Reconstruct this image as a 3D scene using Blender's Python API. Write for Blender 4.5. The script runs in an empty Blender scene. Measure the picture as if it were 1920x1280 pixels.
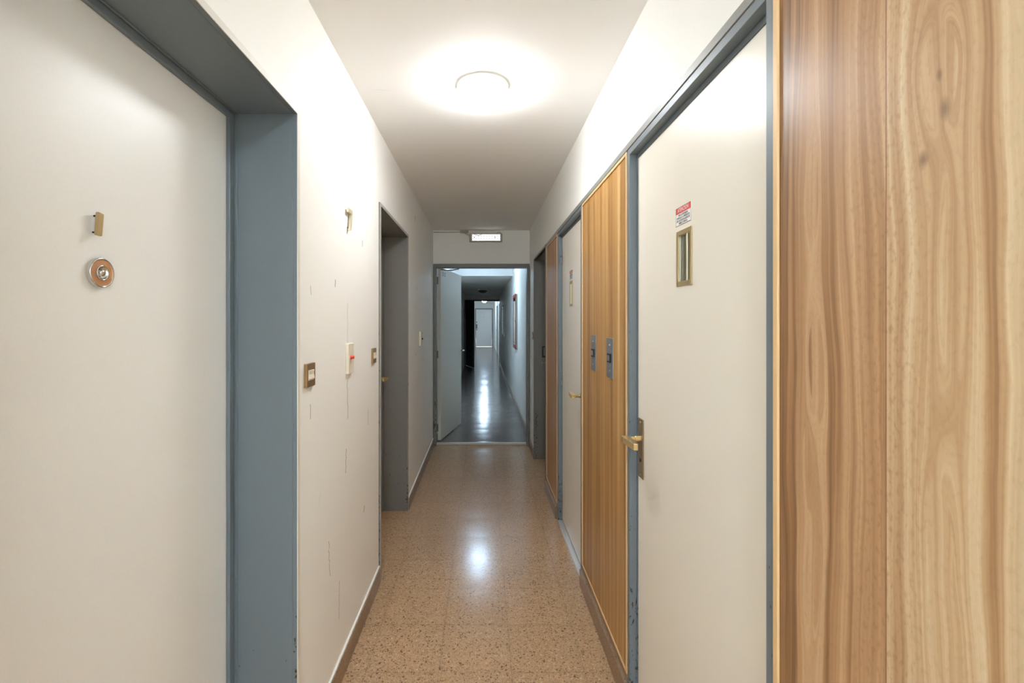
import bpy, bmesh, math, random
from mathutils import Vector, Matrix
random.seed(4)
C = bpy.context.scene.collection
SC = bpy.context.scene
WLOC = {}

# ------------------------------------------------------------------ helpers
def lin(r, g, b):
    f = lambda c: (c/255/12.92 if c/255 <= .04045 else ((c/255+.055)/1.055)**2.4)
    return (f(r), f(g), f(b), 1)

def box(bm, x0, x1, y0, y1, z0, z1):
    x0, x1 = sorted((x0, x1)); y0, y1 = sorted((y0, y1)); z0, z1 = sorted((z0, z1))
    v = [bm.verts.new(p) for p in ((x0,y0,z0),(x1,y0,z0),(x1,y1,z0),(x0,y1,z0),(x0,y0,z1),(x1,y0,z1),(x1,y1,z1),(x0,y1,z1))]
    for f in ((0,3,2,1),(4,5,6,7),(0,1,5,4),(1,2,6,5),(2,3,7,6),(3,0,4,7)):
        bm.faces.new([v[i] for i in f])

def boxes(*bs):
    bm = bmesh.new()
    for b in bs: box(bm, *b)
    return bm

def frame_axes(ax):
    ax = Vector(ax).normalized()
    t = Vector((0,0,1)) if abs(ax.z) < .9 else Vector((1,0,0))
    u = ax.cross(t).normalized(); v = ax.cross(u).normalized()
    return u, v, ax

def lathe(bm, prof, c, ax, seg=32):
    """profile of (radius, height along axis); radius 0 closes to a point"""
    u, v, a = frame_axes(ax); c = Vector(c); rings = []
    for r, h in prof:
        if r <= 1e-6: rings.append([bm.verts.new(c+a*h)])
        else: rings.append([bm.verts.new(c+a*h+(u*math.cos(2*math.pi*i/seg)+v*math.sin(2*math.pi*i/seg))*r) for i in range(seg)])
    for A, B in zip(rings, rings[1:]):
        for i in range(seg):
            j = (i+1) % seg
            if len(A) == 1 and len(B) == 1: continue
            if len(A) == 1: bm.faces.new((A[0], B[j], B[i]))
            elif len(B) == 1: bm.faces.new((A[i], A[j], B[0]))
            else: bm.faces.new((A[i], A[j], B[j], B[i]))
    bmesh.ops.recalc_face_normals(bm, faces=bm.faces)

def cyl(bm, c, ax, r, d, seg=20, ch=0):
    if ch: lathe(bm, [(0,0),(r-ch,0),(r,ch),(r,d-ch),(r-ch,d),(0,d)], c, ax, seg)
    else: lathe(bm, [(0,0),(r,0),(r,d),(0,d)], c, ax, seg)

def tube(bm, pts, r, seg=8):
    pts = [Vector(p) for p in pts]; rings = []
    for i, p in enumerate(pts):
        d = (pts[min(i+1, len(pts)-1)]-pts[max(i-1, 0)]).normalized()
        u, v, _ = frame_axes(d)
        rings.append([bm.verts.new(p+(u*math.cos(2*math.pi*k/seg)+v*math.sin(2*math.pi*k/seg))*r) for k in range(seg)])
    for A, B in zip(rings, rings[1:]):
        for k in range(seg): bm.faces.new((A[k], A[(k+1) % seg], B[(k+1) % seg], B[k]))
    bm.faces.new(rings[0][::-1]); bm.faces.new(rings[-1])
    bmesh.ops.recalc_face_normals(bm, faces=bm.faces)

def prism_x(bm, poly, x0, x1):
    """polygon of (y, z) extruded along x"""
    a = [bm.verts.new((x0, y, z)) for y, z in poly]; b = [bm.verts.new((x1, y, z)) for y, z in poly]
    n = len(poly); bm.faces.new(a); bm.faces.new(b[::-1])
    for i in range(n): bm.faces.new((a[i], b[i], b[(i+1) % n], a[(i+1) % n]))
    bmesh.ops.recalc_face_normals(bm, faces=bm.faces)

def obj(name, bm, mat, parent=None, bevel=0, smooth=False, seg=2):
    off = WLOC.get(parent.as_pointer(), Vector()) if parent else Vector()
    me = bpy.data.meshes.new(name)
    for v in bm.verts: v.co -= off
    bm.to_mesh(me); bm.free()
    me.materials.append(mat)
    if smooth:
        for p in me.polygons: p.use_smooth = True
    o = bpy.data.objects.new(name, me); C.objects.link(o)
    if parent:
        o.parent = parent
    WLOC[o.as_pointer()] = off.copy()
    if bevel:
        m = o.modifiers.new('bevel', 'BEVEL'); m.width = bevel; m.segments = seg; m.limit_method = 'ANGLE'
        m.harden_normals = False
    return o

def tag(o, label=None, cat=None, group=None, kind=None):
    if label: o['label'] = label
    if cat: o['category'] = cat
    if group: o['group'] = group
    if kind: o['kind'] = kind
    return o

def thing(name, label, cat, loc, group=None, kind=None):
    o = bpy.data.objects.new(name, None); C.objects.link(o)
    o.empty_display_size = .05
    o.location = loc; WLOC[o.as_pointer()] = Vector(loc)
    return tag(o, label, cat, group, kind)

def text_mesh(name, body, size, mat, parent, origin, xd, yd, extrude=.00008, width=None):
    cu = bpy.data.curves.new(name, 'FONT'); cu.body = body; cu.size = size
    cu.align_x = 'CENTER'; cu.align_y = 'CENTER'; cu.extrude = extrude
    t = bpy.data.objects.new(name, cu); C.objects.link(t)
    dg = bpy.context.evaluated_depsgraph_get()
    me = bpy.data.meshes.new_from_object(t.evaluated_get(dg))
    bpy.data.objects.remove(t)
    xd = Vector(xd); yd = Vector(yd); zd = xd.cross(yd)
    sx = 1
    if width:
        w = max(v.co.x for v in me.vertices)-min(v.co.x for v in me.vertices); sx = width/w
    off = WLOC[parent.as_pointer()]
    for v in me.vertices:
        v.co = Vector(origin)+xd*(v.co.x*sx)+yd*v.co.y+zd*v.co.z-off
    me.materials.clear(); me.materials.append(mat)
    o = bpy.data.objects.new(name, me); C.objects.link(o); o.parent = parent
    WLOC[o.as_pointer()] = off.copy()
    return o

# ------------------------------------------------------------------ materials
class NT:
    def __init__(s, name):
        s.m = bpy.data.materials.new(name); s.m.use_nodes = True; s.t = s.m.node_tree
        s.b = s.t.nodes['Principled BSDF']
    def n(s, kind, **kw):
        d = s.t.nodes.new(kind)
        for k, v in kw.items():
            if k.startswith('i_'): s.put(d.inputs[k[2:].replace('_', ' ')], v)
            else: setattr(d, k, v)
        return d
    def put(s, sock, v):
        if isinstance(v, bpy.types.NodeSocket): s.t.links.new(v, sock)
        else: sock.default_value = v
    def math(s, op, a, b=0.0, c=None):
        d = s.t.nodes.new('ShaderNodeMath'); d.operation = op
        s.put(d.inputs[0], a); s.put(d.inputs[1], b)
        if c is not None: s.put(d.inputs[2], c)
        return d.outputs[0]
    def vmath(s, op, a, b):
        d = s.t.nodes.new('ShaderNodeVectorMath'); d.operation = op
        s.put(d.inputs[0], a); s.put(d.inputs[1], b); return d.outputs[0]
    def pos(s):
        return s.n('ShaderNodeNewGeometry').outputs['Position']
    def sep(s, v):
        d = s.n('ShaderNodeSeparateXYZ'); s.put(d.inputs[0], v); return d.outputs
    def comb(s, x, y, z):
        d = s.n('ShaderNodeCombineXYZ')
        for i, q in enumerate((x, y, z)): s.put(d.inputs[i], q)
        return d.outputs[0]
    def noise(s, v, scale, detail=3, rough=.5, dist=0):
        d = s.n('ShaderNodeTexNoise'); s.put(d.inputs['Vector'], v)
        d.inputs['Scale'].default_value = scale; d.inputs['Detail'].default_value = detail
        d.inputs['Roughness'].default_value = rough; d.inputs['Distortion'].default_value = dist
        return d.outputs['Fac']
    def ramp(s, f, stops, interp='LINEAR'):
        d = s.n('ShaderNodeValToRGB'); s.put(d.inputs[0], f); cr = d.color_ramp; cr.interpolation = interp
        while len(cr.elements) < len(stops): cr.elements.new(.5)
        for e, (p, c) in zip(cr.elements, stops): e.position = p; e.color = c
        return d.outputs[0]
    def mix(s, f, a, b, mode='MIX'):
        d = s.n('ShaderNodeMix'); d.data_type = 'RGBA'; d.blend_type = mode
        s.put(d.inputs[0], f); s.put(d.inputs[6], a); s.put(d.inputs[7], b); return d.outputs[2]
    def bump(s, h, strength=.1, dist=.002, normal=None):
        d = s.n('ShaderNodeBump'); s.put(d.inputs['Height'], h)
        d.inputs['Strength'].default_value = strength; d.inputs['Distance'].default_value = dist
        if normal is not None: s.put(d.inputs['Normal'], normal)
        return d.outputs[0]
    def set(s, **kw):
        for k, v in kw.items(): s.put(s.b.inputs[k.replace('_', ' ')], v)
        return s.m

def simple(name, col, rough=.5, metal=0.0, bump=0, bscale=200, **kw):
    t = NT(name); t.set(Base_Color=col, Roughness=rough, Metallic=metal, **kw)
    p = t.pos()
    n = t.noise(p, bscale, 3)
    t.set(Base_Color=t.mix(t.math('MULTIPLY', n, .12), col, tuple(c*.8 for c in col[:3])+(1,)))
    if bump: t.set(Normal=t.bump(n, bump, .001))
    return t.m

def wall_mat(name, col, marks=(), rough=.6):
    t = NT(name); p = t.pos(); x, y, z = t.sep(p)
    big = t.noise(p, 1.6, 4, .55); fine = t.noise(p, 120, 4, .6); mid = t.noise(p, 14, 3)
    c = t.mix(t.math('MULTIPLY', big, .14), col, tuple(q*.80 for q in col[:3])+(1,))
    # scattered scuffs
    sc = t.noise(t.comb(t.math('MULTIPLY', x, 3), t.math('MULTIPLY', y, 30), t.math('MULTIPLY', z, 9)), 1.0, 4, .6)
    c = t.mix(t.math('MULTIPLY', t.math('MULTIPLY', t.math('SUBTRACT', sc, .66), 6, ), 1.0) if False else t.n('ShaderNodeClamp', i_Value=t.math('MULTIPLY', t.math('SUBTRACT', sc, .69), 3)).outputs[0], c, tuple(q*.6 for q in col[:3])+(1,))
    h = t.math('ADD', t.math('MULTIPLY', fine, .25), t.math('MULTIPLY', mid, 1.0))
    wig = t.math('ADD', t.math('MULTIPLY', t.noise(t.comb(0.0, 0.0, t.math('MULTIPLY', z, 22)), 1.0, 5, .75), 1.5), -.25)
    tot = None
    for (y0, z0, z1, w, slope, amp) in marks:
        zc = (z0+z1)/2
        ln = t.math('ADD', t.math('ADD', y0, t.math('MULTIPLY', t.math('SUBTRACT', z, zc), slope)), t.math('MULTIPLY', t.math('SUBTRACT', wig, .5), amp))
        m = t.math('LESS_THAN', t.math('ABSOLUTE', t.math('SUBTRACT', y, ln)), w*1.5)
        m = t.math('MULTIPLY', m, t.math('COMPARE', z, zc, (z1-z0)/2))
        m = t.math('MULTIPLY', m, t.math('LESS_THAN', x, 0.0))
        tot = m if tot is None else t.math('MAXIMUM', tot, m)
    if tot is not None:
        c = t.mix(t.math('MULTIPLY', tot, .9), c, lin(96,84,70))
        h = t.math('SUBTRACT', h, tot)
    t.set(Base_Color=c, Roughness=rough, Normal=t.bump(h, .18, .0025))
    return t.m

def paint_mat(name, col, rough=.42, chips=True, chip_col=lin(48,38,34), thr=.70):
    t = NT(name); p = t.pos(); x, y, z = t.sep(p)
    fine = t.noise(p, 260, 3)
    c = t.mix(t.math('MULTIPLY', fine, .2), col, tuple(q*.72 for q in col[:3])+(1,))
    if chips:
        n = t.noise(t.vmath('MULTIPLY', p, (1, 1, .5)), 85, 5, .62)
        area = t.noise(t.vmath('MULTIPLY', p, (3, 3, 1)), 3.5, 2)
        ed = t.n('ShaderNodeMapRange', i_Value=t.math('ABSOLUTE', t.math('SUBTRACT', t.math('ABSOLUTE', x), .557)))
        ed.inputs['From Min'].default_value = .016; ed.inputs['From Max'].default_value = .03
        ed.inputs['To Min'].default_value = .11; ed.inputs['To Max'].default_value = 0
        low = t.math('MULTIPLY', t.math('LESS_THAN', z, t.math('ADD', .2, t.math('MULTIPLY', area, .5))), .09)
        mid = t.math('LESS_THAN', z, 1.45)
        th = t.math('SUBTRACT', t.math('SUBTRACT', thr+.13, t.math('MULTIPLY', t.math('MULTIPLY', ed.outputs[0], mid), t.math('MULTIPLY', area, 1.9))), low)
        m = t.math('GREATER_THAN', n, th)
        c = t.mix(m, c, chip_col)
        t.set(Normal=t.bump(t.math('SUBTRACT', t.math('MULTIPLY', fine, .2), m), .25, .001))
    else:
        t.set(Normal=t.bump(fine, .06, .001))
    t.set(Base_Color=c, Roughness=rough)
    return t.m

def straight_wood(name, stops, seed, sy=34, rough=.38):
    t = NT(name); p = t.pos(); x, y, z = t.sep(p)
    wob = t.math('MULTIPLY', t.math('SUBTRACT', t.noise(t.comb(0.0, t.math('MULTIPLY', y, 3), t.math('MULTIPLY', z, .9)), 1.0, 3), .5), .05)
    yy = t.math('ADD', y, wob)
    a = t.noise(t.comb(seed, t.math('MULTIPLY', yy, sy), t.math('MULTIPLY', z, .35)), 1.0, 4, .55)
    b = t.noise(t.comb(seed+7, t.math('MULTIPLY', yy, sy*9), t.math('MULTIPLY', z, 4)), 1.0, 3, .6)
    v = t.math('ADD', t.math('MULTIPLY', a, .82), t.math('MULTIPLY', b, .18))
    c = t.ramp(v, stops)
    pores = t.noise(t.comb(seed, t.math('MULTIPLY', yy, 700), t.math('MULTIPLY', z, 22)), 1.0, 2)
    c = t.mix(t.math('MULTIPLY', t.math('GREATER_THAN', pores, .62), .22), c, lin(105,66,30))
    t.set(Base_Color=c, Roughness=rough, Normal=t.bump(b, .05, .001))
    return t.m

def cathedral_wood(name):
    """two boards of veneer meeting at y = .628; grain flows around eyes and knots"""
    t = NT(name); p = t.pos(); x, y, z = t.sep(p)
    right = t.math('LESS_THAN', y, .628)
    wob = t.math('MULTIPLY', t.math('SUBTRACT', t.noise(t.comb(4.2, t.math('MULTIPLY', y, 7), t.math('MULTIPLY', z, 1.7)), 1.0, 3, .5), .5), .055)
    yy = t.math('ADD', y, wob)
    eyes = [(.762, 1.364, .020, .10), (.770, 1.03, .022, .12), (.788, 1.20, .012, .08), (.765, 1.66, .014, .09), (.775, .70, .02, .12),
            (.552, 1.735, .030, .085), (.556, 1.08, .022, .22), (.54, 1.50, .016, .16), (.560, .80, .02, .12)]
    out = yy
    for (ey, ez, a, b) in eyes:
        dy = t.math('SUBTRACT', yy, ey)
        r2 = t.math('ADD', t.math('POWER', t.math('ABSOLUTE', t.math('DIVIDE', dy, a)), 2.0), t.math('POWER', t.math('ABSOLUTE', t.math('DIVIDE', t.math('SUBTRACT', z, ez), b)), 2.0))
        out = t.math('SUBTRACT', out, t.math('DIVIDE', dy, t.math('MAXIMUM', r2, .62)))
    g = t.math('ADD', out, t.math('MULTIPLY', right, 3.31))
    n1 = t.noise(t.comb(1.3, t.math('MULTIPLY', g, 23), t.math('MULTIPLY', z, .30)), 1.0, 2, .5)
    n2 = t.noise(t.comb(6.1, t.math('MULTIPLY', g, 62), t.math('MULTIPLY', z, .55)), 1.0, 3, .55)
    n3 = t.noise(t.comb(8.8, t.math('MULTIPLY', g, 210), t.math('MULTIPLY', z, 1.6)), 1.0, 3, .6)
    v = t.math('ADD', t.math('ADD', t.math('MULTIPLY', n1, .50), t.math('MULTIPLY', n2, .34)), t.math('MULTIPLY', n3, .16))
    cl = t.ramp(v, [(.36, lin(206,172,134)), (.45, lin(182,142,104)), (.53, lin(160,118,80)), (.62, lin(112,78,50))])
    cr = t.ramp(v, [(.35, lin(214,190,156)), (.45, lin(192,158,120)), (.53, lin(168,128,90)), (.63, lin(118,82,54))])
    sap = t.n('ShaderNodeMapRange', i_Value=g, interpolation_type='SMOOTHSTEP')
    sap.inputs['From Min'].default_value = .475+3.31; sap.inputs['From Max'].default_value = .512+3.31
    sap.inputs['To Min'].default_value = .7; sap.inputs['To Max'].default_value = 0
    cr = t.mix(sap.outputs[0], cr, lin(212,194,162))
    c = t.mix(right, cl, cr)
    # flecked mottling strongest beside the joint
    fl = t.noise(t.comb(3.0, t.math('MULTIPLY', y, 170), t.math('MULTIPLY', z, 85)), 1.0, 3)
    near = t.n('ShaderNodeMapRange', i_Value=t.math('ABSOLUTE', t.math('SUBTRACT', y, .63)))
    near.inputs['From Min'].default_value = .02; near.inputs['From Max'].default_value = .07
    near.inputs['To Min'].default_value = .42; near.inputs['To Max'].default_value = .16
    c = t.mix(t.math('MULTIPLY', t.n('ShaderNodeClamp', i_Value=t.math('MULTIPLY', t.math('SUBTRACT', fl, .5), 5)).outputs[0], near.outputs[0]), c, lin(140,100,64))
    for (ky, kz, kr) in ((.577, 1.641, .0055), (.546, 1.692, .007), (.552, 1.735, .004)):
        d = t.math('SQRT', t.math('ADD', t.math('POWER', t.math('ABSOLUTE', t.math('SUBTRACT', yy, t.math('ADD', ky, wob) if False else ky)), 2.0), t.math('POWER', t.math('ABSOLUTE', t.math('MULTIPLY', t.math('SUBTRACT', z, kz), .6)), 2.0)))
        k = t.n('ShaderNodeMapRange', i_Value=d)
        k.inputs['From Min'].default_value = kr*.3; k.inputs['From Max'].default_value = kr*1.5
        k.inputs['To Min'].default_value = .7; k.inputs['To Max'].default_value = 0
        c = t.mix(k.outputs[0], c, lin(112,80,54))
    seam = t.math('LESS_THAN', t.math('ABSOLUTE', t.math('SUBTRACT', y, .628)), .0010)
    c = t.mix(t.math('MULTIPLY', seam, .8), c, lin(134,82,56))
    t.set(Base_Color=c, Roughness=.36, Normal=t.bump(n3, .04, .001))
    return t.m

def terrazzo(name, base, dark, light, lines=True, rough=.2, tilt=.006):
    t = NT(name); p = t.pos(); x, y, z = t.sep(p)
    def chips(scale, seedoff):
        d = t.n('ShaderNodeTexVoronoi'); d.feature = 'F1'
        dist = t.vmath('ADD', p, (seedoff, seedoff*.7, 0))
        warp = t.n('ShaderNodeTexNoise'); t.put(warp.inputs['Vector'], p); warp.inputs['Scale'].default_value = scale*1.3
        wv = t.n('ShaderNodeVectorMath'); wv.operation = 'MULTIPLY_ADD'
        t.put(wv.inputs[0], warp.outputs['Color']); wv.inputs[1].default_value = (.9/scale,)*3; t.put(wv.inputs[2], dist)
        t.put(d.inputs['Vector'], wv.outputs[0]); d.inputs['Scale'].default_value = scale
        s = t.sep(d.outputs['Color'])
        return d.outputs['Distance'], s[0], s[1]
    d1, r1, g1 = chips(105, 0.0)
    d2, r2, g2 = chips(260, 3.1)
    d3, r3, g3 = chips(62, 7.7)
    c = t.ramp(r2, [(0, tuple(q*.72 for q in base[:3])+(1,)), (.5, base), (1, tuple(min(1, q*1.22) for q in base[:3])+(1,))])
    m1 = t.math('MULTIPLY', t.math('GREATER_THAN', r1, .66), t.math('LESS_THAN', d1, .42))
    c = t.mix(t.math('MULTIPLY', m1, t.math('ADD', .2, t.math('MULTIPLY', g1, .6))), c, dark)
    m2 = t.math('MULTIPLY', t.math('LESS_THAN', r1, .10), t.math('LESS_THAN', d1, .36))
    c = t.mix(t.math('MULTIPLY', m2, .8), c, light)
    m3 = t.math('MULTIPLY', t.math('GREATER_THAN', r3, .87), t.math('LESS_THAN', d3, .30))
    c = t.mix(t.math('MULTIPLY', m3, .75), c, tuple(q*.8 for q in dark[:3])+(1,))
    m4 = t.math('MULTIPLY', t.math('GREATER_THAN', g2, .82), t.math('LESS_THAN', d2, .40))
    c = t.mix(t.math('MULTIPLY', m4, .7), c, dark)
    big = t.noise(p, 2.2, 4, .6)
    c = t.mix(t.math('MULTIPLY', big, .35), c, tuple(q*.62 for q in base[:3])+(1,))
    rv = t.math('ADD', rough-.05, t.math('MULTIPLY', t.noise(p, 9, 4, .6), .10))
    if lines:
        tx = t.math('DIVIDE', t.math('ADD', x, .181+6), .3); ty = t.math('DIVIDE', t.math('ADD', y, 6-.106), .3)
        fx = t.math('ABSOLUTE', t.math('SUBTRACT', t.math('FRACT', tx), .5)); fy = t.math('ABSOLUTE', t.math('SUBTRACT', t.math('FRACT', ty), .5))
        e = t.math('MAXIMUM', fx, fy)
        ln = t.math('GREATER_THAN', e, .4945)
        smear = t.n('ShaderNodeMapRange', i_Value=e)
        smear.inputs['From Min'].default_value = .44; smear.inputs['From Max'].default_value = .5
        smear.inputs['To Min'].default_value = 0; smear.inputs['To Max'].default_value = .10
        c = t.mix(smear.outputs[0], c, tuple(q*.4 for q in base[:3])+(1,))
        c = t.mix(t.math('MULTIPLY', t.math('MULTIPLY', ln, .5), t.noise(p, 3, 2)), c, tuple(q*.3 for q in base[:3])+(1,))
        cell = t.comb(t.math('FLOOR', tx), t.math('FLOOR', ty), 0.0)
        wn = t.n('ShaderNodeTexWhiteNoise'); t.put(wn.inputs['Vector'], cell)
        jit = t.vmath('MULTIPLY', t.vmath('SUBTRACT', wn.outputs['Color'], (.5, .5, .5)), (tilt*.5, tilt*.5, 0))
        wr = t.n('ShaderNodeTexWhiteNoise'); wr.noise_dimensions = '1D'; t.put(wr.inputs['W'], t.math('FLOOR', ty))
        jit = t.vmath('ADD', jit, t.comb(0.0, t.math('MULTIPLY', t.math('SUBTRACT', wr.outputs['Value'], .5), tilt*1.4), 0.0))
        c = t.mix(t.math('MULTIPLY', wn.outputs['Value'], .14), c, tuple(q*.6 for q in base[:3])+(1,))
        # tiles dished a little towards their joints
        slope = t.math('MULTIPLY', t.math('SUBTRACT', t.math('FRACT', ty), .5), tilt*1.2)
        geo = t.n('ShaderNodeNewGeometry')
        nrm = t.n('ShaderNodeVectorMath'); nrm.operation = 'NORMALIZE'
        t.put(nrm.inputs[0], t.vmath('ADD', t.vmath('ADD', geo.outputs['Normal'], jit), t.comb(0.0, slope, 0.0)))
        t.set(Normal=t.bump(t.noise(p, 30, 3), .012, .002, nrm.outputs[0]))
    t.set(Base_Color=c, Roughness=rv)
    t.b.inputs['Specular IOR Level'].default_value = .45
    return t.m

def emit(name, col, s):
    t = NT(name); t.set(Base_Color=(.9, .9, .9, 1), Roughness=.3)
    t.set(Emission_Color=col, Emission_Strength=s)
    return t.m

def glass_mat(name, rough=.02):
    t = NT(name); t.set(Base_Color=(.95, .96, .95, 1), Roughness=rough); t.b.inputs['Transmission Weight'].default_value = 1
    t.b.inputs['IOR'].default_value = 1.3
    return t.m

cracks = [  # y, z0, z1, half width, slope, wiggle
    (1.975, 1.026, 1.20, .0015, -.05, .03), (1.952, .805, .905, .0016, .06, .035), (1.975, 1.34, 1.52, .0008, 0, .03),
    (1.81, 1.575, 1.605, .002, .1, .01), (1.55, 1.115, 1.165, .0012, 0, .008), (1.553, 1.53, 1.56, .0010, -.2, .004),
    (1.86, .25, .40, .0010, .02, .02), (1.74, .48, .62, .0010, -.12, .05), (2.33, .92, 1.0, .0012, .03, .02),
    (2.25, .52, .545, .003, .6, .02), (2.22, 1.80, 1.83, .002, .1, .01), (3.95, 2.30, 2.34, .004, .2, .03), (4.05, 1.72, 1.75, .003, .3, .02),
    (4.5, 1.05, 1.10, .003, .0, .03), (4.0, 1.15, 1.17, .004, .3, .02), (2.02, 1.24, 1.20, .0012, .8, 0)]
M = {}
M['wall'] = wall_mat('white_wall_paint', lin(241,239,234), cracks)
M['ceiling'] = wall_mat('ceiling_paint', lin(238,236,233), (), .8)
M['floor'] = terrazzo('brown_terrazzo', lin(194,159,124), lin(86,56,40), lin(226,204,172), rough=.19, tilt=.010)
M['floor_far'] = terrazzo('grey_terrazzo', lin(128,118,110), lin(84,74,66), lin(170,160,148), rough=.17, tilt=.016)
M['plinth'] = terrazzo('terrazzo_plinth', lin(152,126,100), lin(92,70,52), lin(160,138,112), lines=False, rough=.3)
M['frame'] = paint_mat('blue_grey_frame_paint', lin(112,121,128), thr=.655)
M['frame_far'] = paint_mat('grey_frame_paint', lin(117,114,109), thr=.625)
M['white_door'] = paint_mat('white_door_paint', lin(242,240,237), .38, chips=False)
M['lift_door'] = paint_mat('cream_lift_door_paint', lin(238,230,217), .33, chips=False)
M['leaf_white'] = paint_mat('pale_leaf_paint', lin(214,214,206), .45, chips=False)
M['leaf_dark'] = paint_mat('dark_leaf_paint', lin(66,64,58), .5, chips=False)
M['wood_near'] = cathedral_wood('figured_veneer')
M['wood_mid'] = straight_wood('honey_veneer', [(.32, lin(212,176,120)), (.43, lin(188,144,88)), (.53, lin(168,124,70)), (.68, lin(130,90,48))], 2.0, sy=19)
M['wood_far'] = straight_wood('brown_veneer', [(.28, lin(204,160,106)), (.45, lin(184,136,84)), (.58, lin(164,114,66)), (.75, lin(130,86,48))], 11.0, sy=24)
M['edging'] = simple('pale_wood_edging', lin(224,186,136), .45)
M['steel'] = simple('brushed_steel', lin(176,178,180), .28, .8)
M['silver'] = simple('pale_steel_sill', lin(214,214,212), .25, .45)
M['chrome'] = simple('chrome', lin(215,212,208), .15, 1.0)
M['brass'] = simple('aged_brass', lin(186,164,122), .36, .55)
M['gold'] = simple('polished_brass', lin(222,192,134), .26, .7)
M['copper'] = simple('copper_ring', lin(214,168,132), .34, .7)
M['bronze'] = simple('bronze_bell_plate', lin(158,126,86), .35, .55)
M['cream'] = simple('cream_plastic', lin(228,218,198), .4)
M['white_pl'] = simple('white_plastic', lin(238,236,230), .4)
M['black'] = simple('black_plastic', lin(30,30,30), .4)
M['numeral'] = simple('pale_brass', lin(226,214,184), .35, .35)
M['shaft'] = simple('dim_lift_shaft', lin(104,92,68), .3, .3)
M['casing_white'] = paint_mat('overpainted_casing', lin(222,217,208), .5, chips=False)
M['casing_grey'] = paint_mat('light_grey_casing', lin(172,170,165), .45, chips=False)
M['rail'] = paint_mat('lamp_lightened_rail_paint', lin(142,142,138), .4, chips=False)  # rail grey lightened to carry the lamp's grazing highlight
M['plate'] = simple('dull_bronze_plate', lin(146,124,96), .4, .5)
M['dark'] = simple('dark_shaft', lin(46,42,36), .8)
M['red'] = simple('red_paint', lin(140,46,46), .4)
M['red_lbl'] = simple('red_print', lin(216,66,54), .5)
M['redbtn'] = simple('red_button', lin(226,60,40), .35)
M['paper'] = simple('white_sticker', lin(236,234,232), .5)
M['ink'] = simple('dark_ink', lin(60,58,60), .6)
M['maroon'] = simple('maroon_frame', lin(96,40,38), .4)
M['greycase'] = simple('grey_lamp_case', lin(176,172,160), .5)
M['glass'] = glass_mat('clear_glass')
M['bowl'] = emit('lit_opal_bowl', (.925, .965, 1, 1), 16.0)
M['bowl_cool'] = emit('cool_lit_opal_bowl', (.52, .75, 1, 1), 26.0)
M['bowl_cool_far'] = emit('cool_lit_far_bowl', (.58, .78, 1, 1), 33.0)
M['bowl_rear_fill'] = emit('rear_fill_bowl', (.69, .86, 1, 1), 88.0)  # bowl of the added fill lamp behind the camera
M['bowl_off'] = simple('unlit_bowl', lin(90,86,80), .4)
t = NT('led_lens'); p = t.pos(); x, y, z = t.sep(p)
fx = t.math('ABSOLUTE', t.math('SUBTRACT', t.math('FRACT', t.math('MULTIPLY', x, 32)), .5))
fz = t.math('ABSOLUTE', t.math('SUBTRACT', t.math('FRACT', t.math('MULTIPLY', z, 34)), .5))
dots = t.math('LESS_THAN', t.math('ADD', fx, fz), .22)
t.set(Base_Color=(.1, .1, .1, 1), Emission_Color=t.mix(dots, (1, 1, 1, 1), (.35, .37, .38, 1)), Emission_Strength=.21)
M['led'] = t.m

# ------------------------------------------------------------------ dimensions
CAM = 1.44; CZ = 2.5
LW = -.575; RW = .545          # corridor side wall planes
EY = 5.385                     # partition with the open door
FZ = .02                       # floor level beyond the partition
R3 = .66
# ------------------------------------------------------------------ room shell
def struct(name, bm, mat, label, cat, **kw):
    return tag(obj(name, bm, mat, **kw), label, cat, kind='structure')

struct('floor', boxes((-1.1, 1.1, -3.2, 5.43, -.1, 0)), M['floor'],
       'polished brown terrazzo tile floor of the near corridor', 'floor')
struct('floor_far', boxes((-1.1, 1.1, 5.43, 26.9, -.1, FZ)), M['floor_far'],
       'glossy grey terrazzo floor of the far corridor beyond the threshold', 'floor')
struct('ceiling', boxes((-1.1, 1.1, -3.2, 8.7, CZ, CZ+.15), (-1.1, 1.1, 8.7, 15.1, 2.3, CZ+.15), (-1.1, 1.1, 15.1, 26.9, CZ, CZ+.15)),
       M['ceiling'], 'white painted corridor ceiling with a lowered stretch beyond the open door', 'ceiling')
LB = LW-.3
struct('wall_left', boxes((LB, LW, -3.2, .50, 0, CZ), (LB, LW, .50, 1.44, 2.094, CZ), (LB, LW, 1.44, 2.57, 0, CZ),
                          (LB, LW, 2.57, 3.555, 2.102, CZ), (LB, LW, 3.555, EY, 0, CZ),
                          (LW, LW+.008, -3.2, .494, .088, .094), (LW, LW+.008, 1.46, 2.562, .088, .094), (LW, LW+.008, 3.556, EY, .088, .094)),
       M['wall'], 'white plaster wall on the left with cracks and two recessed doors', 'wall')
RB = RW+.3
struct('wall_right', boxes((RW, RB, .05, 4.89, 2.106, CZ)),
       M['wall'], 'white plaster wall on the right above the wood panels and lift doors', 'wall')
struct('wall_right_rear', boxes((RW, RB, -3.2, .05, 0, CZ)), M['wall'], 'white right wall behind the viewer', 'wall')
struct('wall_right_far', boxes((RW, RB, 4.89, EY, 0, CZ)), M['wall'], 'short white stretch of right wall beside the open door', 'wall')
for i, (a, b) in enumerate(((.05, .868), (1.745, 2.54), (3.386, 3.95))):
    struct('wall_right_backing', boxes((RW+.0355, RB, a, b, 0, 2.106)), M['wall'], 'wall core behind a wood panel', 'wall')
struct('wall_back', boxes((-1.1, 1.1, -3.3, -3.2, 0, CZ)), M['wall'], 'white wall closing the corridor behind the viewer', 'wall')
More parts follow.
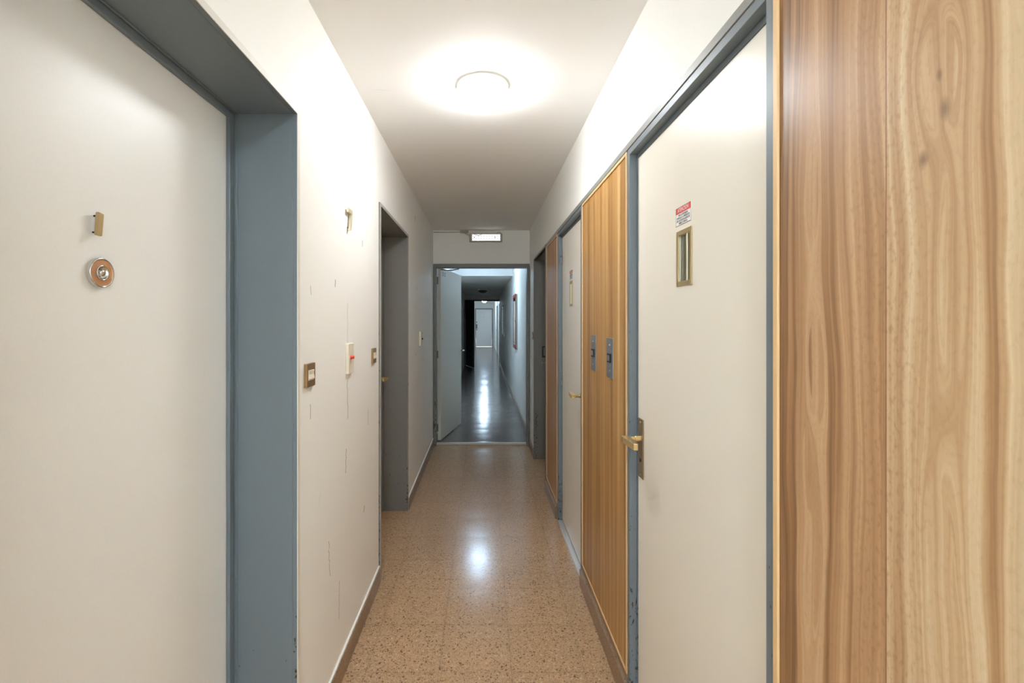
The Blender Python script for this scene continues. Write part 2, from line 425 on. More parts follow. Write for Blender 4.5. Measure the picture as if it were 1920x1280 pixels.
struct('wall_end', boxes((-1.1, 1.1, EY, EY+.115, 2.112, CZ), (-1.1, LW, EY, EY+.115, 0, 2.112), (RW, 1.1, EY, EY+.115, 0, 2.112)),
       M['wall'], 'white partition above the open door at the end of the near corridor', 'wall')
struct('wall_passage_left', boxes((-1.1, LW, EY+.115, 15.1, FZ, CZ), (-1.1, -.6, 15.22, 26.9, FZ, CZ)), M['wall'],
       'left wall of the far corridor hidden behind the open door leaf', 'wall')
struct('wall_passage_right', boxes((.562, 1.1, EY+.115, 15.1, FZ, CZ)), M['wall'],
       'bluish lit right wall of the far corridor with a red fire cabinet', 'wall')
struct('wall_passage_right_far', boxes((R3, 1.1, 15.22, 26.9, FZ, CZ)), M['wall'], 'bright right wall beyond the second doorway', 'wall')
struct('wall_passage_middle', boxes((-1.1, 1.1, 15.1, 15.22, 2.15, CZ), (-1.1, -.575, 15.1, 15.22, FZ, 2.15), (.58, 1.1, 15.1, 15.22, FZ, 2.15)),
       M['wall'], 'dark partition with the second doorway deep in the far corridor', 'wall')
struct('wall_passage_end', boxes((-1.1, -.43, 26.25, 26.4, FZ, CZ), (.575, 1.1, 26.25, 26.4, FZ, CZ), (-.43, .575, 26.25, 26.4, 2.19, CZ)), M['wall'],
       'white wall at the very end of the corridor around the closed door', 'wall')

# baseboards
bl = boxes((LW, LW+.013, -3.2, .495, 0, .088), (LW, LW+.013, 1.445, 2.549, 0, .088), (LW, LW+.013, 3.56, EY-.015, 0, .088))
struct('baseboard_left', bl, M['plinth'], 'brown terrazzo baseboard along the left wall', 'baseboard', bevel=.003)
br = boxes((RW-.016, RW+.02, -3.2, .868, 0, .09), (RW-.016, RW+.03, 1.747, 2.539, 0, .09), (RW-.016, RW+.03, 3.388, 3.95, 0, .09), (RW-.014, RW, 4.895, EY-.015, 0, .088))
struct('baseboard_right', br, M['plinth'], 'brown terrazzo baseboard under the wood panels on the right', 'baseboard', bevel=.003)
bp = boxes((.547, .562, EY+.12, 15.08, FZ, FZ+.09), (R3-.015, R3, 15.23, 17.1, FZ, FZ+.09))
struct('baseboard_passage', bp, M['plinth'], 'terrazzo baseboard along the right wall of the far corridor', 'baseboard', bevel=.003)
# long steel rail above panels and lift doors
struct('trim_1', boxes((RW-.004, RW+.02, .02, 4.905, 2.083, 2.1065)), M['rail'], 'long grey steel rail above the wood panels and lift doors', 'trim', bevel=.0015)
struct('trim_2', boxes((LW+.036, RW-.034, EY+.03, EY+.075, .0, FZ+.004)), simple('worn_marble', lin(196,188,174), .4), 'worn pale stone threshold strip under the open door', 'threshold', bevel=.003)

# ------------------------------------------------------------------ doors recessed in the side walls
def lever(parent, base, out, along, mat, plate, name='handle', size=1.0):
    """lever handle: plate (y0,y1,z0,z1,x), neck from base along out, arm along"""
    x, (y0, y1, z0, z1) = plate
    s = 1 if out[0] > 0 else -1
    h = obj(name, boxes((x, x+s*.004, y0, y1, z0, z1)), M['plate'], parent, bevel=.0008)
    h['label'] = 'aged brass back plate'
    b = Vector(base); o = Vector(out); a = Vector(along)
    bm = bmesh.new()
    cyl(bm, b, o, .011*size, o.length*.4, 16)
    cyl(bm, b, o, .009*size, o.length, 16)
    e = b+o
    # tapered flat arm
    u = o.normalized(); w = Vector((0, 0, 1))
    ring = []
    for k, (q, hw, hh) in enumerate(((-.10, .011, .010), (.15, .016, .011), (1.0, .007, .011))):
        cpt = e+a*q
        ring.append([bm.verts.new(cpt+u*(sx*hw*size)+w*(sz*hh*size)) for sx, sz in ((-1,-1),(1,-1),(1,1),(-1,1))])
    for A, B in zip(ring, ring[1:]):
        for i in range(4): bm.faces.new((A[i], A[(i+1) % 4], B[(i+1) % 4], B[i]))
    bm.faces.new(ring[0][::-1]); bm.faces.new(ring[-1])
    bmesh.ops.recalc_face_normals(bm, faces=bm.faces)
    obj('lever', bm, mat, h, bevel=.0015)
    for zz in (z0+.012, z1-.012):
        bm = bmesh.new(); cyl(bm, (x+s*.003, (y0+y1)/2, zz), (s, 0, 0), .003, .002, 10); obj('screw', bm, M['gold'], h)
    bm = bmesh.new(); cyl(bm, (x+s*.003, (y0+y1)/2, z0+(z1-z0)*.3), (s, 0, 0), .007, .003, 14)
    obj('keyhole', bm, M['dark'], h)

def recessed_door(num, W, y0, y1, ztop, label, frame_mat, leaf_mat, rec=.19, near_case=.018, casing='casing_grey'):
    s = 1 if W > 0 else -1
    d = thing('door_%d' % num, label, 'door', (W+s*rec, (y0+y1)/2, 0), kind='structure')
    wi = abs(W)
    X = lambda a: s*a
    bm = bmesh.new()
    p = .009
    # flat casing lying on the wall
    for (q0, q1) in ((wi-p, wi-p+.0025),):
        box(bm, X(q0), X(q1), y0-.026, y0, 0, ztop+.018)
        box(bm, X(q0), X(q1), y1, y1+near_case, 0, ztop+.018)
        box(bm, X(q0), X(q1), y0, y1, ztop, ztop+.018)
    cs = obj('casing', bm, M[casing], d, bevel=.0006); cs['label'] = 'pale painted casing strip around the frame'
    bm = bmesh.new()
    # jamb linings with the return behind the casing
    box(bm, X(wi-p+.0025), X(wi+.006), y0-.026, y0, 0, ztop+.018)
    box(bm, X(wi-p+.0025), X(wi+.006), y1, y1+near_case, 0, ztop+.018)
    box(bm, X(wi-p+.0025), X(wi+.006), y0, y1, ztop, ztop+.018)
    box(bm, X(wi+.006), X(wi+rec+.02), y0-.018, y0, 0, ztop+.016)
    box(bm, X(wi+.006), X(wi+rec+.02), y1, y1+.018, 0, ztop+.016)
    box(bm, X(wi+.006), X(wi+rec+.02), y0, y1, ztop, ztop+.016)
    # stop lips in front of the leaf, with a small bead
    for (q, zz) in ((0, 0),):
        box(bm, X(wi+rec-.006), X(wi+rec+.006), y1-.026, y1, 0, ztop)
        box(bm, X(wi+rec-.006), X(wi+rec+.006), y0, y0+.026, 0, ztop)
        box(bm, X(wi+rec-.006), X(wi+rec+.006), y0+.026, y1-.026, ztop-.02, ztop)
        box(bm, X(wi+rec-.016), X(wi+rec-.012), y1-.004, y1, 0, ztop)
        box(bm, X(wi+rec-.016), X(wi+rec-.012), y0+.004, y1-.004, ztop-.004, ztop)
    obj('door_frame', bm, frame_mat, d, bevel=.0015)
    leaf = obj('door_leaf', boxes((X(wi+rec+.007), X(wi+rec+.047), y0+.004, y1-.004, .006, ztop-.006)), leaf_mat, d, bevel=.001)
    return d

d1 = recessed_door(1, LW, .52, 1.42, 2.076, 'large white apartment door in a blue grey frame filling the left foreground', M['frame'], M['white_door'], casing='casing_white')
lx = LW-.19-.007
# slanted brass bar of the numeral and the peephole
bm = bmesh.new(); prism_x(bm, [(.9115, 1.611), (.924, 1.610), (.9285, 1.6545), (.9155, 1.657)], lx+.008, lx+.015)
num1 = obj('door_number', bm, M['brass'], d1, bevel=.0012); num1['label'] = 'slanted brass bar numeral'
for q in ((.9185, 1.617), (.9215, 1.650)):
    bm = bmesh.new(); cyl(bm, (lx, q[0], q[1]), (1, 0, 0), .0018, .009, 8); obj('pin', bm, M['dark'], num1)
bm = bmesh.new()
pc = (lx, .932, 1.538)
lathe(bm, [(.026, 0), (.0295, .001), (.0295, .007), (.0285, .0085), (.0265, .0085), (.0255, .0075), (.0145, .0075), (.0145, 0)], pc, (1, 0, 0), 48)
ph = obj('peephole', bm, M['copper'], d1, smooth=False); ph['label'] = 'round copper peephole rosette'
bm = bmesh.new(); lathe(bm, [(.0298, 0), (.0302, .0075), (.0290, .0092), (.0272, .0092), (.0264, .0076)], pc, (1, 0, 0), 48)
obj('rim', bm, M['chrome'], ph, smooth=True)
bm = bmesh.new(); lathe(bm, [(.0152, .006), (.0152, .0098), (.0138, .0105), (.0122, .0095), (.0112, .004), (0, .004)], pc, (1, 0, 0), 40)
obj('collar', bm, M['chrome'], ph, smooth=True)
bm = bmesh.new(); lathe(bm, [(.0072, .004), (.0072, .0085), (.0055, .0108), (.003, .0118), (0, .012)], pc, (1, 0, 0), 28)
obj('lens', bm, M['chrome'], ph, smooth=True)

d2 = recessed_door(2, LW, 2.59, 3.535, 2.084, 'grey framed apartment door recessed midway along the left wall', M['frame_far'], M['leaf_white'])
lever(d2, (lx, 3.46, 1.02), (.055, 0, 0), (0, -.11, 0), M['gold'], (lx, (3.44, 3.485, .86, 1.10)))

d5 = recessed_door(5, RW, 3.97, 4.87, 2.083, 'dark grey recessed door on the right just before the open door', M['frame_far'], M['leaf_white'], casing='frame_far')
bm = boxes((.622, .672, 4.858, 4.869, 1.065, 1.185))
k = obj('lock_keeper', bm, M['black'], d5, bevel=.002); k['label'] = 'dark metal lock keeper on the jamb'
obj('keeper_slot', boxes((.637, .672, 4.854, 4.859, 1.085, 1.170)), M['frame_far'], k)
for xx in (.622, .655):
    bm = bmesh.new(); cyl(bm, (xx, 4.869, 1.01), (0, -1, 0), .007, .006, 10); obj('bolt', bm, M['brass'], d5)

# ------------------------------------------------------------------ lift doors
def lift_door(num, y0, y1, ya, yb, hinge_near, label):
    """clear opening y0..y1, frame faces ya..y0 and y1..yb"""
    d = thing('door_%d' % num, label, 'lift door', (RW+.03, (y0+y1)/2, 0), kind='structure')
    zt = 2.059; b = RW+.026
    bm = boxes((RW-.001, b+.05, ya+.001, y0, 0, 2.082), (RW-.001, b+.05, y1, yb-.001, 0, 2.082), (RW-.001, b+.05, y0, y1, zt, 2.082),
               (b, b+.012, y0, y0+.006, .004, zt), (b, b+.012, y1-.009, y1, .004, zt), (b, b+.012, y0+.006, y1-.009, zt-.016, zt))
    obj('door_frame', bm, M['frame'], d, bevel=.0012)
    yc = 1.317 if num == 3 else 2.995
    wy, wz0, wz1 = .037, 1.556, 1.690
    lx0, lx1 = RW+.028, RW+.062
    L0, L1, Z0, Z1 = y0+.008, y1-.011, .022, zt-.018
    leaf = obj('door_leaf', boxes((lx0, lx1, L0, yc-wy, Z0, Z1), (lx0, lx1, yc+wy, L1, Z0, Z1), (lx0, lx1, yc-wy, yc+wy, Z0, wz0), (lx0, lx1, yc-wy, yc+wy, wz1, Z1)), M['lift_door'], d)
    # inspection window: brass frame, reveal, glass, dark shaft behind
    o = .013
    w = obj('inspection_window', boxes((lx0-.003, lx0+.002, yc-wy-o, yc-wy, wz0-o, wz1+o), (lx0-.003, lx0+.002, yc+wy, yc+wy+o, wz0-o, wz1+o),
            (lx0-.003, lx0+.002, yc-wy, yc+wy, wz1, wz1+o), (lx0-.003, lx0+.002, yc-wy, yc+wy, wz0-o, wz0)), M['brass'], d, bevel=.0007)
    w['label'] = 'narrow brass framed inspection window'
    lr = lx0+.0105
    obj('reveal', boxes((lx0, lr, yc-wy, yc-wy+.001, wz0, wz1), (lx0, lr, yc+wy-.001, yc+wy, wz0, wz1), (lx0, lr, yc-wy+.001, yc+wy-.001, wz1-.001, wz1), (lx0, lr, yc-wy+.001, yc+wy-.001, wz0, wz0+.001)), M['numeral'], w)
    obj('pane', boxes((lx0+.0055, lx0+.0075, yc-wy+.001, yc+wy-.001, wz0+.001, wz1-.001)), M['glass'], w)
    obj('backing', boxes((lr, lx1+.002, yc-wy, yc+wy, wz0, wz1)), M['shaft'], w)
    # pale strip standing in for a reflection in the glass
    obj('reflection_strip', boxes((lx0, lx0+.005, yc-.017, yc-.009, wz0+.001, wz1-.001)), M['numeral'], w, bevel=.001)
    # hinges
    for zc in (1.907, 1.03, .16):
        bm = bmesh.new()
        yh = y0+.013 if hinge_near else y1-.008
        cyl(bm, (RW+.018, yh, zc-.05), (0, 0, 1), .0085, .049, 14, .003)
        cyl(bm, (RW+.018, yh, zc+.001), (0, 0, 1), .0085, .049, 14, .003)
        obj('hinge', bm, M['frame'], d)
    # handle
    if hinge_near:
        lever(d, (lx0-.002, y1-.045, 1.018), (-.056, 0, 0), (0, -.115, 0), M['gold'], (lx0, (y1-.07, y1-.02, .878, 1.090)))
    else:
        lever(d, (lx0-.002, y0+.06, 1.018), (-.056, 0, 0), (0, .105, 0), M['gold'], (lx0, (y0+.035, y0+.085, .878, 1.090)))
    sl = obj('sill', boxes((RW-.002, b+.05, y0, y1, 0, .014)), M['silver'], d, bevel=.001); sl['label'] = 'stainless steel sill strip'
    # sticker above the window: a thing of its own, stuck to the leaf
    s = thing('warning_sticker', 'small red and white ATENCION sticker on the %s cream lift door above its brass window' % ('nearer' if num == 3 else 'farther'), 'sticker',
              (lx0, yc+.005, 1.718), 'safety stickers on the lift doors')
    hw = .0495; za, zb, zr = 1.719, 1.772, 1.754; y_ = yc+.008
    xs = lx0-.0006
    obj('sheet', boxes((xs, lx0, y_-hw, y_+hw, za, zb)), M['paper'], s)
    obj('red_band', boxes((xs-.0002, xs, y_-hw+.0015, y_+hw-.0015, zr, zb-.001)), M['red_lbl'], s)
    obj('border', boxes((xs-.0002, xs, y_-hw, y_+hw, za, za+.0014), (xs-.0002, xs, y_-hw, y_-hw+.0009, za, zb), (xs-.0002, xs, y_+hw-.0009, y_+hw, za, zb), (xs-.0003, xs, y_-hw, y_+hw, zb-.0009, zb)), M['ink'], s)
    tx = xs-.0004
    text_mesh('heading', 'ATENCION', .0165, M['paper'], s, (tx, y_, (zr+zb)/2), (0, -1, 0), (0, 0, 1), width=.072)
    for i, (ln, wd) in enumerate((('PARA SU SEGURIDAD', .062), ('VERIFIQUE LA PRESENCIA', .086), ('DEL ASCENSOR ANTES DE', .086), ('ABRIR LA PUERTA', .056))):
        text_mesh('notice_line', ln, .0082, M['ink'], s, (tx, y_, 1.7485-i*.0078), (0, -1, 0), (0, 0, 1), width=wd)
    return d

lift_door(3, .891, 1.719, .868, 1.745, True, 'cream lift door nearest the viewer, with brass handle, window and red sticker')
lift_door(4, 2.575, 3.34, 2.54, 3.386, False, 'cream lift door beyond the two steel call plates, its brass handle half hidden')

# ------------------------------------------------------------------ wood panels
def wood_panel(y0, y1, mat, label, edge=.012):
    z0, z1 = .113, 2.080
    w = thing('wood_panel', label, 'wall panel', (RW, (y0+y1)/2, z0))
    obj('veneer_board', boxes((RW+.001, RW+.035, y0+.002, y1-.002, z0, z1)), mat, w)
    x0, x1 = RW-.004, RW+.001
    a = edge
    bd = obj('edging', boxes((x0, x1, y0+.001, y0+a, z0, z1), (x0, x1, y1-a, y1-.001, z0, z1), (x0, x1, y0+a, y1-a, z1-a, z1), (x0, x1, y0+a, y1-a, z0, z0+.008)), M['edging'], w, bevel=.0015)
    bd['label'] = 'pale wood edging strip'
    kb = obj('kick_strip', boxes((RW-.002, RW+.033, y0+.002, y1-.002, .0905, .1125)), M['plinth'], w)
    return w
wood_panel(.05, .867, M['wood_near'], 'wide pale figured wood wall panel filling the right edge of the view', .015)
wood_panel(1.746, 2.539, M['wood_mid'], 'honey coloured striped wood panel between the two lift doors, with call plates')
wood_panel(3.387, 3.949, M['wood_far'], 'narrow brown striped wood panel beyond the farther lift door')

# steel call plates on the middle panel
def call_plate(y0, y1, z0, z1, label):
    x = RW+.001
    c = thing('call_button_plate', label, 'lift button', (x, (y0+y1)/2, z0), 'steel call plates on the wood panel')
    obj('faceplate', boxes((x-.003, x, y0, y1, z0, z1)), M['steel'], c, bevel=.0008)
    yc, zc = (y0+y1)/2, (z0+z1)/2
    b = obj('button', boxes((x-.009, x-.003, yc-.024, yc+.024, zc-.019, zc+.019)), M['black'], c, bevel=.001); b['label'] = 'square black push button'
    obj('button_cap', boxes((x-.011, x-.009, yc-.016, yc+.016, zc-.012, zc+.012)), M['steel'], b, bevel=.0006)
    for zz in (z0+.03, z1-.03):
        bm = bmesh.new(); lathe(bm, [(.004, 0), (.004, .0012), (.002, .002), (0, .0022)], (x-.003, yc, zz), (-1, 0, 0), 12)
        obj('screw', bm, M['chrome'], c, smooth=True)
call_plate(2.231, 2.324, 1.201, 1.374, 'steel call plate with black button, the farther of two on the striped wood panel')
call_plate(1.935, 2.035, 1.200, 1.370, 'steel call plate with black button, the nearer of two on the striped wood panel')

# ------------------------------------------------------------------ left wall fittings
def bell_push(side, y0, y1, zc, label, h=.077):
    W = LW if side < 0 else RW; s = -side
    c = thing('bell_push', label, 'bell push', (W, (y0+y1)/2, zc-h/2), 'bronze bell pushes beside the apartment doors')
    obj('plate', boxes((W-s*.001, W+s*.0105, y0, y1, zc-h/2, zc+h/2)), M['bronze'], c, bevel=.0015)
    ym = (y0+y1)/2-.003
    bm = bmesh.new(); x0 = W+s*.0104
    prism = [(x0, zc-.017), (x0+s*.0045, zc-.011), (x0+s*.002, zc+.003), (x0+s*.003, zc+.017), (x0, zc+.017)]
    a = [bm.verts.new((px, ym-.023, pz)) for px, pz in prism]; b = [bm.verts.new((px, ym+.023, pz)) for px, pz in prism]
    n = len(prism); bm.faces.new(a); bm.faces.new(b[::-1])
    for i in range(n): bm.faces.new((a[i], b[i], b[(i+1) % n], a[(i+1) % n]))
    bmesh.ops.recalc_face_normals(bm, faces=bm.faces)
    q = obj('rocker', bm, M['cream'], c, bevel=.0006); q['label'] = 'cream rocker button'
bell_push(-1, 1.492, 1.566, 1.265, 'bronze bell push with cream rocker beside the near blue grey door frame')
bell_push(-1, 2.394, 2.465, 1.263, 'bronze bell push with cream rocker just before the second door on the left')
bell_push(1, 4.965, 5.04, 1.290, 'small bronze bell push on the right wall before the open door')

tp = thing('timer_switch', 'cream wall plate with a red button between the two bronze bell pushes', 'switch', (LW, 1.985, 1.22))
obj('plate', boxes((LW, LW+.013, 1.946, 2.024, 1.220, 1.348)), M['cream'], tp, bevel=.002)
bm = bmesh.new(); lathe(bm, [(.0095, 0), (.0095, .003), (.0075, .004), (.0075, .012), (.0062, .0145), (0, .0152)], (LW+.0128, 1.977, 1.289), (1, 0, 0), 24)
rb = obj('push_button', bm, M['redbtn'], tp, smooth=True); rb['label'] = 'round red push button'

lp = thing('light_switch', 'narrow cream switch plate on the left wall beyond the second door', 'switch', (LW, 4.25, 1.22))
obj('plate', boxes((LW, LW+.018, 4.20, 4.285, 1.222, 1.352)), M['cream'], lp, bevel=.002)
obj('toggle', boxes((LW+.017, LW+.028, 4.245, 4.262, 1.276, 1.292)), M['ink'], lp, bevel=.001)

n7 = thing('wall_numeral', 'brass numeral seven fixed to the left wall above the red button plate', 'number sign', (LW, 1.97, 1.825))
bm = bmesh.new(); prism_x(bm, [(1.9625, 1.829), (1.980, 1.829), (2.003, 1.905), (2.003, 1.918), (1.943, 1.918), (1.940, 1.899), (1.984, 1.899)], LW+.006, LW+.015)
obj('digit', bm, M['numeral'], n7, bevel=.001)
for q in ((1.975, 1.840), (1.99, 1.908)):
    bm = bmesh.new(); cyl(bm, (LW, q[0], q[1]), (1, 0, 0), .0025, .008, 8); obj('pin', bm, M['dark'], n7)

# ------------------------------------------------------------------ lights
def ceiling_lamp(x, y, zc, bowl, label, r=.112, depth=.092):
    c = thing('ceiling_lamp', label, 'ceiling lamp', (x, y, zc), 'round ceiling lamps along the corridor')
    bm = bmesh.new(); lathe(bm, [(0, 0), (r, 0), (r+.004, .006), (r+.004, .026), (r, .030), (0, .030)], (x, y, zc), (0, 0, -1), 48)
    obj('base_ring', bm, M['white_pl'], c, smooth=False)
    prof = [(r-.002, .03)] + [((r+.001)*math.cos(a)**.8 if a < 1.55 else 0, .031+(depth-.031)*math.sin(a)) for a in [i*math.pi/2/12 for i in range(0, 12)]] + [(0, depth)]
    bm = bmesh.new(); lathe(bm, prof, (x, y, zc), (0, 0, -1), 48)
    b = obj('bowl', bm, bowl, c, smooth=True); b['label'] = 'opal glass bowl'
ceiling_lamp(0, 2.083, CZ, M['bowl'], 'glowing round opal lamp on the near corridor ceiling')
ceiling_lamp(-.07, 7.60, CZ, M['bowl_cool'], 'cool white round lamp just beyond the open door, behind its lintel')
ceiling_lamp(0, 12.3, 2.3, M['bowl_off'], 'unlit dark round lamp on the lowered ceiling beyond the open door', r=.12, depth=.1)
ceiling_lamp(.08, 23.2, CZ, M['bowl_cool_far'], 'small bright round lamp near the far end door')
ceiling_lamp(.03, 18.6, CZ, M['bowl_cool_far'], 'bright round lamp just beyond the second doorway, hidden by its lintel')
ceiling_lamp(0, -1.5, CZ, M['bowl_rear_fill'], 'unseen round fill lamp added on the ceiling behind the viewer')  # out of view, added as fill to brighten the near corridor

em = thing('emergency_light', 'flat white emergency light strip on the partition above the open door', 'emergency light', (.037, EY, 2.36))
obj('case', boxes((-.1536, .227, EY-.038, EY, 2.362, 2.458)), M['greycase'], em, bevel=.006, seg=3)
obj('led_panel', boxes((-.122, .203, EY-.041, EY-.037, 2.374, 2.447)), M['led'], em, bevel=.003)
for xx in (-.096, .142):
    bm = bmesh.new(); cyl(bm, (xx, EY-.041, 2.412), (0, -1, 0), .006, .003, 10); obj('screw', bm, M['ink'], em)
bm = bmesh.new(); tube(bm, [(-.105, EY-.03, 2.458), (-.10, EY-.045, 2.452), (-.085, EY-.047, 2.441), (-.055, EY-.048, 2.432), (-.03, EY-.047, 2.436), (-.012, EY-.045, 2.446), (-.008, EY-.03, 2.458)], .0022)
obj('loose_wire', bm, M['ink'], em, smooth=True)
cb = thing('cable', 'thin pale cable along the ceiling edge to the emergency light', 'cable', (-.4, EY, 2.48))
bm = bmesh.new(); tube(bm, [(LW+.004, EY-.008, 2.478), (-.40, EY-.008, 2.476), (-.262, EY-.008, 2.479), (-.235, EY-.014, 2.470), (-.205, EY-.02, 2.462), (-.175, EY-.02, 2.446), (-.1545, EY-.018, 2.438)], .004)
obj('wire', bm, M['greycase'], cb, smooth=True)
obj('junction', boxes((-.262, -.165, EY-.02, EY-.001, 2.466, 2.494)), M['greycase'], cb, bevel=.003)
bm = bmesh.new(); tube(bm, [(.16, EY-.012, 2.458), (.175, EY-.014, 2.474), (.195, EY-.014, 2.478), (.21, EY-.012, 2.468), (.214, EY-.012, 2.458)], .003)
obj('wire_loop', bm, M['greycase'], em, smooth=True)

# ------------------------------------------------------------------ open door at the partition
d6 = thing('door_6', 'pale door leaf standing open in a grey frame at the end of the near corridor', 'door', (-.5, EY, 0), kind='structure')
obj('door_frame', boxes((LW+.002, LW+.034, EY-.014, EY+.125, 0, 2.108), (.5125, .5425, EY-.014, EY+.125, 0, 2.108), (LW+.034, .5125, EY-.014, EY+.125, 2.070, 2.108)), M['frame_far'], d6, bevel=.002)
def leaf_mesh(hx, hy, fx, fy, th, z0, z1):
    """leaf whose right face runs from (hx,hy) to (fx,fy)"""
    a = Vector((hx, hy, 0)); b = Vector((fx, fy, 0)); u = (b-a).normalized(); n = Vector((-u.y, u.x, 0))*th
    bm = bmesh.new()
    lo = [bm.verts.new((q.x, q.y, z0)) for q in (a, b, b+n, a+n)]; hi = [bm.verts.new((q.x, q.y, z1)) for q in (a, b, b+n, a+n)]
    bm.faces.new(lo[::-1]); bm.faces.new(hi)
    for i in range(4): bm.faces.new((lo[i], lo[(i+1) % 4], hi[(i+1) % 4], hi[i]))
    bmesh.ops.recalc_face_normals(bm, faces=bm.faces)
    return bm, u, Vector((u.y, -u.x, 0))
bm, u6, n6 = leaf_mesh(-.4975, 5.515, -.297, 6.45, .04, FZ+.012, 2.083)
obj('door_leaf', bm, M['leaf_white'], d6, bevel=.0015)
H6 = Vector((-.4975, 5.515, 0))
def p6(a, z, o=0.0): q = H6+u6*a+n6*o; return (q.x, q.y, z)
for a in (.085, .165):
    for z in (2.028, 2.000):
        bm = bmesh.new(); cyl(bm, p6(a, z, -.001), n6, .0095, .004, 12); obj('screw_hole', bm, M['ink'], d6)
bm = bmesh.new()
for (a0, a1, z0, z1, o0, o1) in ((.905, .945, .86, 1.10, -.001, .004),):
    c = [p6(a0, z0, o0), p6(a1, z0, o0), p6(a1, z0, o1), p6(a0, z0, o1)]; e = [(q[0], q[1], z1) for q in c]
    lo = [bm.verts.new(q) for q in c]; hi = [bm.verts.new(q) for q in e]
    bm.faces.new(lo); bm.faces.new(hi)
    for i in range(4): bm.faces.new((lo[i], lo[(i+1) % 4], hi[(i+1) % 4], hi[i]))
bmesh.ops.recalc_face_normals(bm, faces=bm.faces)
h6 = obj('handle', bm, M['cream'], d6)
bm = bmesh.new(); tube(bm, [p6(.925, 1.045, .003), p6(.925, 1.045, .05), p6(.915, 1.045, .056), p6(.80, 1.045, .056)], .008, 10)
obj('lever', bm, M['chrome'], h6, smooth=True)
for z in (1.93, 1.05, .18):
    bm = bmesh.new(); cyl(bm, (-.538, EY+.135, z-.045), (0, 0, 1), .009, .09, 12, .003)
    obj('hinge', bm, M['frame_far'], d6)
bm = bmesh.new(); tube(bm, [(-.50, EY+.13, 2.062), (-.42, EY+.16, 2.055), (-.36, EY+.17, 2.056), (-.28, EY+.12, 2.068)], .006, 8)
ca = obj('closer_arm', bm, M['ink'], d6, smooth=True); ca['label'] = 'dark leftover door closer arm'

# ------------------------------------------------------------------ far corridor
def wall_cabinet(name, label, cat, y0, y1, z0, z1, fm, inner, fw=.055, x=.562):
    c = thing(name, label, cat, (x, (y0+y1)/2, z0))
    obj('box', boxes((x-.025, x, y0+.004, y1-.004, z0+.004, z1-.004)), inner, c)
    obj('door_frame', boxes((x-.034, x-.025, y0, y0+fw, z0, z1), (x-.034, x-.025, y1-fw, y1, z0, z1), (x-.034, x-.025, y0+fw, y1-fw, z1-fw, z1), (x-.034, x-.025, y0+fw, y1-fw, z0, z0+fw)), fm, c, bevel=.002)
    obj('pane', boxes((x-.031, x-.028, y0+fw, y1-fw, z0+fw, z1-fw)), M['glass'], c)
    bm = bmesh.new(); cyl(bm, (x-.034, y0+fw*.5, (z0+z1)/2), (-1, 0, 0), .012, .01, 12)
    obj('knob', bm, M['chrome'], c)
wall_cabinet('fire_cabinet', 'red framed glass fire cabinet on the right wall beyond the open door', 'fire cabinet', 7.48, 8.10, 1.00, 1.895, M['red'], M['greycase'])
wall_cabinet('wall_cabinet', 'dark framed glass cabinet deeper along the right wall of the far corridor', 'cabinet', 12.05, 12.72, 1.05, 1.89, M['black'], M['leaf_white'])
hk = bmesh.new(); tube(hk, [(.564, 7.35, 2.315), (.545, 7.35, 2.315), (.54, 7.35, 2.30), (.545, 7.35, 2.285)], .006, 8)
tag(obj('hook', hk, M['ink'], smooth=True), 'tiny dark hook high on the right wall beyond the open door', 'hook')

d7 = thing('door_7', 'dark door leaf standing open in the second doorway of the far corridor', 'door', (-.54, 15.1, FZ), kind='structure')
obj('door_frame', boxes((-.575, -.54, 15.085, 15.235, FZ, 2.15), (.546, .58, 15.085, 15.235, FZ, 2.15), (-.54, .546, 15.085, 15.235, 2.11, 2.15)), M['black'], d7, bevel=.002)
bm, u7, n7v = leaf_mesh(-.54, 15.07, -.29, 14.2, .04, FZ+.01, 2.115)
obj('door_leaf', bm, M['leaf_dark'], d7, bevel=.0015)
bm = bmesh.new(); tube(bm, [(-.31, 14.25, 1.06), (-.26, 14.265, 1.06), (-.255, 14.28, 1.06), (-.275, 14.36, 1.06)], .009, 8)
obj('handle', bm, M['chrome'], d7, smooth=True)

d8 = thing('door_8', 'white closed door in a grey frame at the very end of the corridor', 'door', (.07, 26.2, FZ), kind='structure')
obj('door_frame', boxes((-.43, -.385, 26.19, 26.36, FZ, 2.19), (.53, .575, 26.19, 26.36, FZ, 2.19), (-.385, .53, 26.19, 26.36, 2.145, 2.19)), M['frame'], d8, bevel=.002)
obj('door_leaf', boxes((-.383, .528, 26.23, 26.27, FZ+.03, 2.143)), M['white_door'], d8, bevel=.0015)
h8 = obj('handle', boxes((-.375, -.30, 26.222, 26.231, 1.05, 1.30)), M['frame_far'], d8, bevel=.002)
bm = bmesh.new(); tube(bm, [(-.34, 26.225, 1.08), (-.34, 26.17, 1.08), (-.24, 26.165, 1.08)], .01, 8)
obj('lever', bm, M['steel'], h8, smooth=True)
for z in (1.42, .99):
    bm = bmesh.new(); cyl(bm, (-.335, 26.231, z), (0, -1, 0), .03, .012, 16); obj('lock_rose', bm, M['ink'], d8)
obj('door_number', boxes((.06, .075, 26.224, 26.231, 1.66, 1.74)), M['brass'], d8)

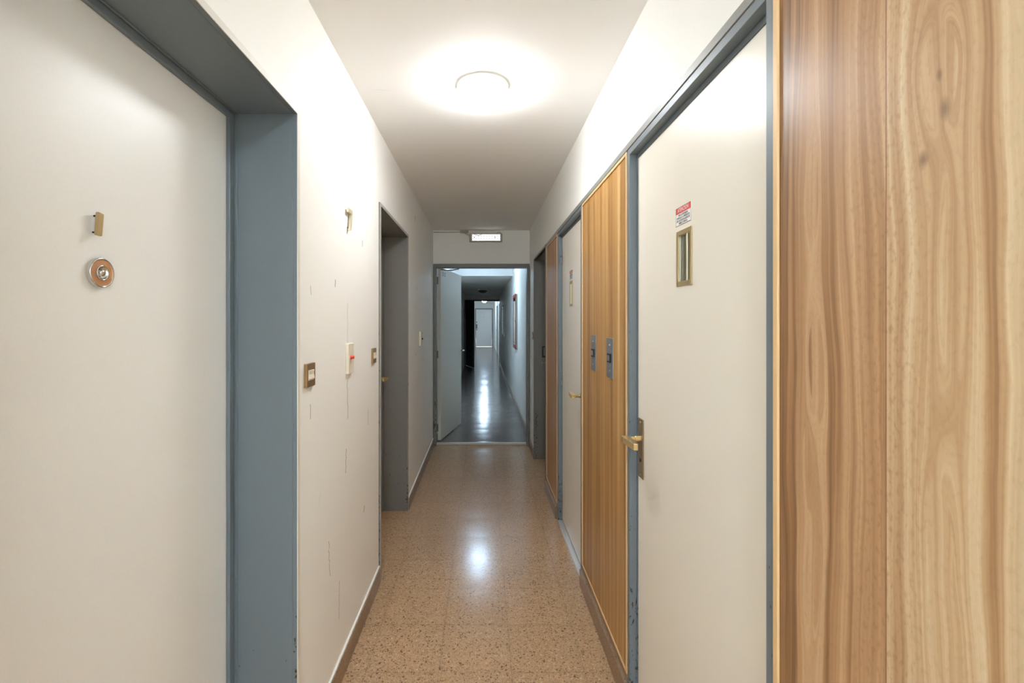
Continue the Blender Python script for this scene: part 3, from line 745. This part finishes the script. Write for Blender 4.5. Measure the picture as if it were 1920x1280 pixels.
def side_door(num, y0, y1, label):
    d = thing('door_%d' % num, label, 'door', (R3, (y0+y1)/2, FZ), kind='structure')
    obj('door_frame', boxes((R3-.03, R3, y0-.06, y0, FZ, 2.14), (R3-.03, R3, y1, y1+.06, FZ, 2.14), (R3-.03, R3, y0, y1, 2.08, 2.14)), M['frame'], d, bevel=.002)
    obj('door_leaf', boxes((R3-.018, R3, y0, y1, FZ+.008, 2.08)), M['leaf_white'], d)
    bm = bmesh.new(); tube(bm, [(R3-.018, y0+.08, 1.06), (R3-.07, y0+.08, 1.06), (R3-.075, y0+.2, 1.06)], .01, 8)
    obj('handle', bm, M['chrome'], d, smooth=True)
side_door(9, 17.2, 18.2, 'grey framed side door on the right just past the second doorway')
side_door(10, 20.2, 21.2, 'grey framed side door on the right near the far end lamp')

# daylight leaking under the end door
ld = bpy.data.lights.new('under_door_daylight', 'AREA'); ld.energy = 12; ld.size = .9; ld.size_y = .3; ld.shape = 'RECTANGLE'; ld.color = (.9, .96, 1)
lo = bpy.data.objects.new('under_door_daylight', ld); C.objects.link(lo)
lo.location = (.07, 26.75, .35); lo.rotation_euler = (math.radians(-75), 0, math.radians(0))
lo.rotation_euler = (Vector((0, -1, -.55)).to_track_quat('-Z', 'Y')).to_euler()

# ------------------------------------------------------------------ world, camera, view
w = bpy.data.worlds.new('world'); SC.world = w; w.use_nodes = True
w.node_tree.nodes['Background'].inputs[0].default_value = (.02, .02, .02, 1)
cam = bpy.data.cameras.new('camera'); co = bpy.data.objects.new('camera', cam); C.objects.link(co)
co.location = (0, 0, CAM); co.rotation_euler = (math.pi/2, 0, 0)
cam.sensor_width = 36; cam.lens = 870/1920*36
cam.shift_x = (960-905)/1920; cam.shift_y = -(640-603)/1920
cam.clip_start = .01; cam.clip_end = 100
SC.camera = co
vs = SC.view_settings
vs.view_transform = 'Standard'; vs.look = 'None'; vs.gamma = 1; vs.use_curve_mapping = False
vs.exposure = 2.38
cy = SC.cycles
cy.max_bounces = 14; cy.diffuse_bounces = 10; cy.glossy_bounces = 5; cy.transmission_bounces = 6
cy.use_denoising = True
cy.sample_clamp_indirect = 6
cy.caustics_reflective = False; cy.caustics_refractive = False
